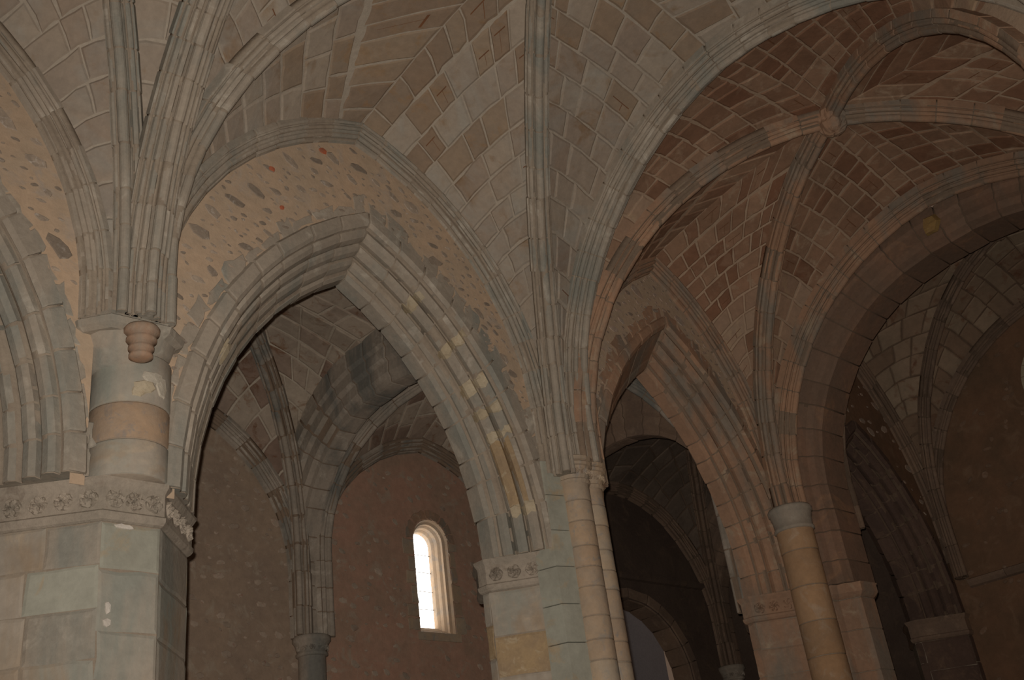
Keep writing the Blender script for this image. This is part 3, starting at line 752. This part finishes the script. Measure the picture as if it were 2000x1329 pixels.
# ------------------------------------------------------------------ aisle
YA0, YA1, YAK, ZAK = 1.15, 1.725, 1.445, 1.04
wa = empty('wall_aisle', (1.2, 1.735, .5), kind='structure')
WX, WH, WZ0, WZS = 1.4675, .0475, .522, .722          # splay outline: centre, half width, sill, springing
def arch_outline(xc, h, z0, zs, n=16, y=0):
    P = [(xc-h, z0), (xc-h, (z0+zs)/2)]
    for k in range(n+1):
        a = pi-pi*k/n; P.append((xc+h*cos(a), zs+h*sin(a)))
    P += [(xc+h, (z0+zs)/2), (xc+h, z0)]
    return P
def holed(y, x0, x1, z0, z1, out, m, parent, name='plaster_face'):
    """wall face y=const, x0..x1, z0..z1 with a hole given by an outline (left foot over the top to right foot)"""
    cxx = sum(p[0] for p in out)/len(out); cz = (out[0][1]+max(p[1] for p in out))/2
    loop = out; V = []; Fs = []; n = len(loop)
    for (x, z) in loop:
        dx, dz = x-cxx, z-cz
        kx = (x1-cxx)/dx if dx > 1e-6 else ((x0-cxx)/dx if dx < -1e-6 else 9e9)
        kz = (z1-cz)/dz if dz > 1e-6 else ((z0-cz)/dz if dz < -1e-6 else 9e9)
        k = min(kx, kz); V += [Vector((x, y, z)), Vector((cxx+dx*k, y, cz+dz*k))]
    V += [Vector((x0, y, z0)), Vector((x1, y, z0)), Vector((x0, y, z1)), Vector((x1, y, z1))]
    for i in range(n):
        j = (i+1) % n; Fs.append((2*i, 2*i+1, 2*j+1, 2*j))
    b = 2*n
    # corners
    def on(i): return V[2*i+1]
    for i in range(n):
        j = (i+1) % n; p, q = on(i), on(j)
        for ci, (xx, zz) in enumerate(((x0, z0), (x1, z0), (x0, z1), (x1, z1))):
            if (abs(p.x-xx) < 1e-6 and abs(q.z-zz) < 1e-6 and abs(q.x-xx) > 1e-6 and abs(p.z-zz) > 1e-6) or (abs(q.x-xx) < 1e-6 and abs(p.z-zz) < 1e-6 and abs(p.x-xx) > 1e-6 and abs(q.z-zz) > 1e-6):
                Fs.append((2*i+1, b+ci, 2*j+1))
    mk(name, V, Fs, m, parent, smooth=False)
YW = 1.735
holed(YW, 1.14, 1.76, FLOOR, 1.0, arch_outline(WX, WH, WZ0, WZS), 'plaster_red', wa)
mk('plaster_face', [(-.4,YW,FLOOR),(1.14,YW,FLOOR),(1.14,YW,1.0),(-.4,YW,1.0)], [(0,1,2,3)], 'plaster_aisle', wa, smooth=False)
DXc, DH, DZS = 2.10, .20, .445
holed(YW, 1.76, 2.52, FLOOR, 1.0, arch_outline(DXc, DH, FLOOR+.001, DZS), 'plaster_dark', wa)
def Sa(x, z): return Vector((x, YW, z)), Vector((0, -1, 0))
for (x0, x1, cnt, cz1) in ((.80, 1.12, 230, .85), (1.17, 1.75, 290, .88)):
    placed = []; tries = 0
    while len(placed) < cnt and tries < 9000:
        tries += 1
        x = rnd.uniform(x0, x1); z = rnd.uniform(.22, cz1); r = rnd.choice([.0045, .006, .008, .0105, .013])
        if abs(x-WX) < WH+.035 and .48 < z < .80: continue
        if any(hypot(x-a, (z-b_)*1.5) < (r+q)*1.05 for a, b_, q in placed): continue
        placed.append((x, z, r)); rubble('rubble_stone', Sa, x, z, r, r*.6, .0012, 'rubble_pale', wa)

# window 1: stepped splay, stone surround, sill, pane, ties
w1 = empty('window_1', (WX, YW, WZ0), kind='structure')
steps = [(0, .0475, 0), (.006, .0445, .002), (.010, .040, .004), (.016, .0395, .005), (.022, .036, .010), (.030, .0345, .012), (.037, .031, .018), (.048, .0295, .020)]
rings = []
for dy, h, lift in steps:
    rings.append([Vector((x, YW+dy, z)) for x, z in arch_outline(WX, h, WZ0+lift*1.1, WZS, 20)])
nn_ = len(rings[0]); V = [p for r in rings for p in r]; Fs = []
for k in range(len(rings)-1):
    for i in range(nn_): j = (i+1) % nn_; Fs.append((k*nn_+i, k*nn_+j, (k+1)*nn_+j, (k+1)*nn_+i))
mk('splay', V, Fs, 'ashlar_tan', w1, smooth=False)
mk('pane', [p+Vector((0, -.001, 0)) for p in rings[-1]], [tuple(range(nn_))], 'glass', w1, smooth=False)
zz = WZ0+.0; 
for s in (-1, 1):                                        # quoins either side
    z = WZ0
    k = 0
    while z < WZS-.005:
        hh = rnd.uniform(.028, .042); z1 = min(WZS, z+hh); wq = rnd.choice((.018, .032, .026))
        a, b_ = sorted((WX+s*WH, WX+s*(WH+wq)))
        patch('quoin', Sa, a, b_, z, z1, .0014, .0014, 'ashlar_tan', w1); z = z1
for k in range(9):                                       # round head voussoirs
    def Sh(a, r): return Vector((WX+r*cos(a), YW, WZS+r*sin(a))), Vector((0, -1, 0))
    a0 = pi*k/9
    patch('voussoir', Sh, a0, a0+pi/9, WH, WH+.022, .0016, .0014, 'rib_red', w1)
V = [Vector(p) for p in ((WX-.055,YW-.002,.505),(WX+.06,YW-.002,.505),(WX+.06,YW-.002,WZ0),(WX-.055,YW-.002,WZ0),(WX-.055,YW+.004,.505),(WX+.06,YW+.004,.505),(WX+.06,YW+.004,WZ0),(WX-.055,YW+.004,WZ0))]
mk('sill', V, [(0,1,2,3),(3,2,6,7),(0,3,7,4),(1,5,6,2),(0,4,5,1)], 'ashlar_tan', w1, smooth=False)
for zb in (.583, .622, .664, .703):
    mk('tie_bar', [Vector((WX-.03+.06*(i%2), YW+.045-.001*(i//2 % 2), zb+.0012*(i//4))) for i in range(8)], [(0,1,3,2),(4,6,7,5),(0,4,5,1),(2,3,7,6),(0,2,6,4),(1,5,7,3)], 'iron', w1, smooth=False)

t1_ = empty('trim_1', (2.1, YW, .70), kind='structure')
for k in range(6):
    xa, xb = 1.79+k*.115, 1.79+(k+1)*.115-.001
    V = [Vector((x, y, z)) for x in (xa, xb) for y, z in ((YW, .695), (YW-.008, .698), (YW-.013, .705), (YW-.013, .711), (YW, .714))]
    mk('string_stone', V, [(i, (i+1)%5, 5+(i+1)%5, 5+i) for i in range(5)]+[(4,3,2,1,0), (5,6,7,8,9)], 'plaster_dark', t1_, smooth=False)
# chapel behind the archway
mk('wall_chapel', [(1.8,2.05,FLOOR),(2.6,2.05,FLOOR),(2.6,2.05,.8),(1.8,2.05,.8)], [(0,1,2,3)], 'pale_wall', None, smooth=False, kind='structure')
# archway ring
ar = empty('arched_doorway', (DXc, YW, FLOOR), 'dim round arched opening onto a pale grey wall, low behind the clustered column', 'doorway')
for s in (-1, 1):
    h = Half((DXc+s*DH, YW), (DXc, YW), DZS, DZS+DH, FLOOR)
    sweep_half(h, [(-.02,.03),(.004,.028),(.003,.006),(-.006,0),(-.06,0),(-.06,.03)], ar, 'rib_end', b=RB, blk=.055)

# aisle transverse arches, diagonals, wall ribs, webs
AXS = [.44, 1.14, 1.76, 2.46]
AL = ['aisle transverse arch hidden behind the left pier', 'heavy dark aisle arch springing from the corbel column seen through the large arch', 'dark aisle arch seen through the narrow arch', 'aisle end arch against the far wall']
AT = []
for i, x in enumerate(AXS):
    root = empty('aisle_arch', (x, YAK, .6), AL[i], 'arch', 'transverse arches of the aisle')
    hf = Half((x, 1.70), (x, YAK), .63, .872, .487); hn = Half((x, 1.155), (x, YAK), .63, .872, .43)
    for h in (hf, hn): sweep_half(h, P_AISLE, root, 'rib_dark' if i < 2 else 'rib_end', blk=.045)
    AT.append((hf, hn))
AB = [(.44, 1.14), (1.14, 1.76), (1.76, 2.46)]
AFL = ['aisle wall rib left of the corbel column', 'aisle wall rib arching over the lancet window', 'aisle wall rib seen through the narrow arch']
ADL = ['slim aisle diagonal rib rising left from the corbel column', 'aisle diagonal rib crossing behind the left pier', 'aisle diagonal rib over the lancet window', 'aisle diagonal rib rising toward the middle pier', 'far aisle diagonal rib in the dark beyond the narrow arch', 'second far aisle diagonal rib beyond the narrow arch']
for i, (xl, xr) in enumerate(AB):
    xc = (xl+xr)/2; off = .045
    ff = (Half((xl+off-.01, 1.73), (xc, 1.73), .60, .925, .487), Half((xr-off+.01, 1.73), (xc, 1.73), .60, .925, .487))
    root = empty('aisle_wall_rib', (xc, 1.72, .6), AFL[i], 'rib', 'wall ribs of the aisle')
    for h in ff: sweep_half(h, P_FORM, root, 'rib_dark' if i < 2 else 'rib_end', b=RB, blk=.055)
    fnr = (Half((xl+off, YA0-.01), (xc, YA0-.01), .60, .93, .487), Half((xr-off, YA0-.01), (xc, YA0-.01), .60, .93, .487))
    D = {}
    for k, prs in enumerate(((('r','f'), ('l','n')), (('l','f'), ('r','n')))):
        root = empty('aisle_diagonal_rib', (xc, YAK, ZAK), ADL[i*2+k], 'rib', 'diagonal ribs of the aisle')
        for s in prs:
            P0 = (xl+.02 if s[0] == 'l' else xr-.02, 1.71 if s[1] == 'f' else YA0)
            h = Half(P0, (xc, YAK), .645, ZAK, .487 if s[1] == 'f' else .433); D[s] = h
            sweep_half(h, P_DIAG, root, 'rib_dark' if i < 2 else 'rib_end', blk=.055)
    for cn, hc in (('far', [(ff[0], D[('l','f')], .022, RB, .012), (ff[1], D[('r','f')], .022, RB, .012)]),
                   ('left', [(AT[i][0], D[('l','f')],   .09, None, 0), (AT[i][1], D[('l','n')], .09, None, 0)]),
                   ('right', [(AT[i+1][0], D[('r','f')],   .09, None, 0), (AT[i+1][1], D[('r','n')], .09, None, 0)]),
                   ('near', [(fnr[0], D[('l','n')], .02, None, 0), (fnr[1], D[('r','n')], .02, None, 0)])):
        root = empty('ceiling', (xc, YAK, .9), kind='structure')
        for (A, Dh, ao, ab, al) in hc:
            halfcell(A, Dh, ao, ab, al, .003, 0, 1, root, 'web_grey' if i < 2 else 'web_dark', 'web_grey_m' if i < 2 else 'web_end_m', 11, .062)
# aisle corbel columns
for x, lab in ((.44, 'aisle column hidden behind the left pier'), (1.14, 'slender dark column with carved capital on the aisle wall left of the lancet window'), (1.76, 'aisle column with capital hidden behind the middle pier'), (2.445, 'corner column at the far end of the aisle')):  # the corner column has the same stone colour as the others
    cc = empty('aisle_column', (x, 1.72, FLOOR), lab, 'column', 'columns on the aisle wall')
    drums(x, 1.715, .026, FLOOR, .457, cc, 'rib_dark', .06)
    cl = cyl('capital', x, 1.715, .03, .45, .49, 'rib_dark', cc, n=24, top=[(.026,.451),(.030,.453),(.030,.457),(.0275,.459),(.031,.472),(.034,.477),(.036,.479),(.036,.487),(.032,.489)])
    for q in range(7):
        a = pi*1.0+pi*q/6; rosette(Vector((x+.029*cos(a), 1.715+.029*sin(a), .466)), (cos(a), sin(a), 0), .0058, 'rib_dark', cl).name = 'carved_leaf'
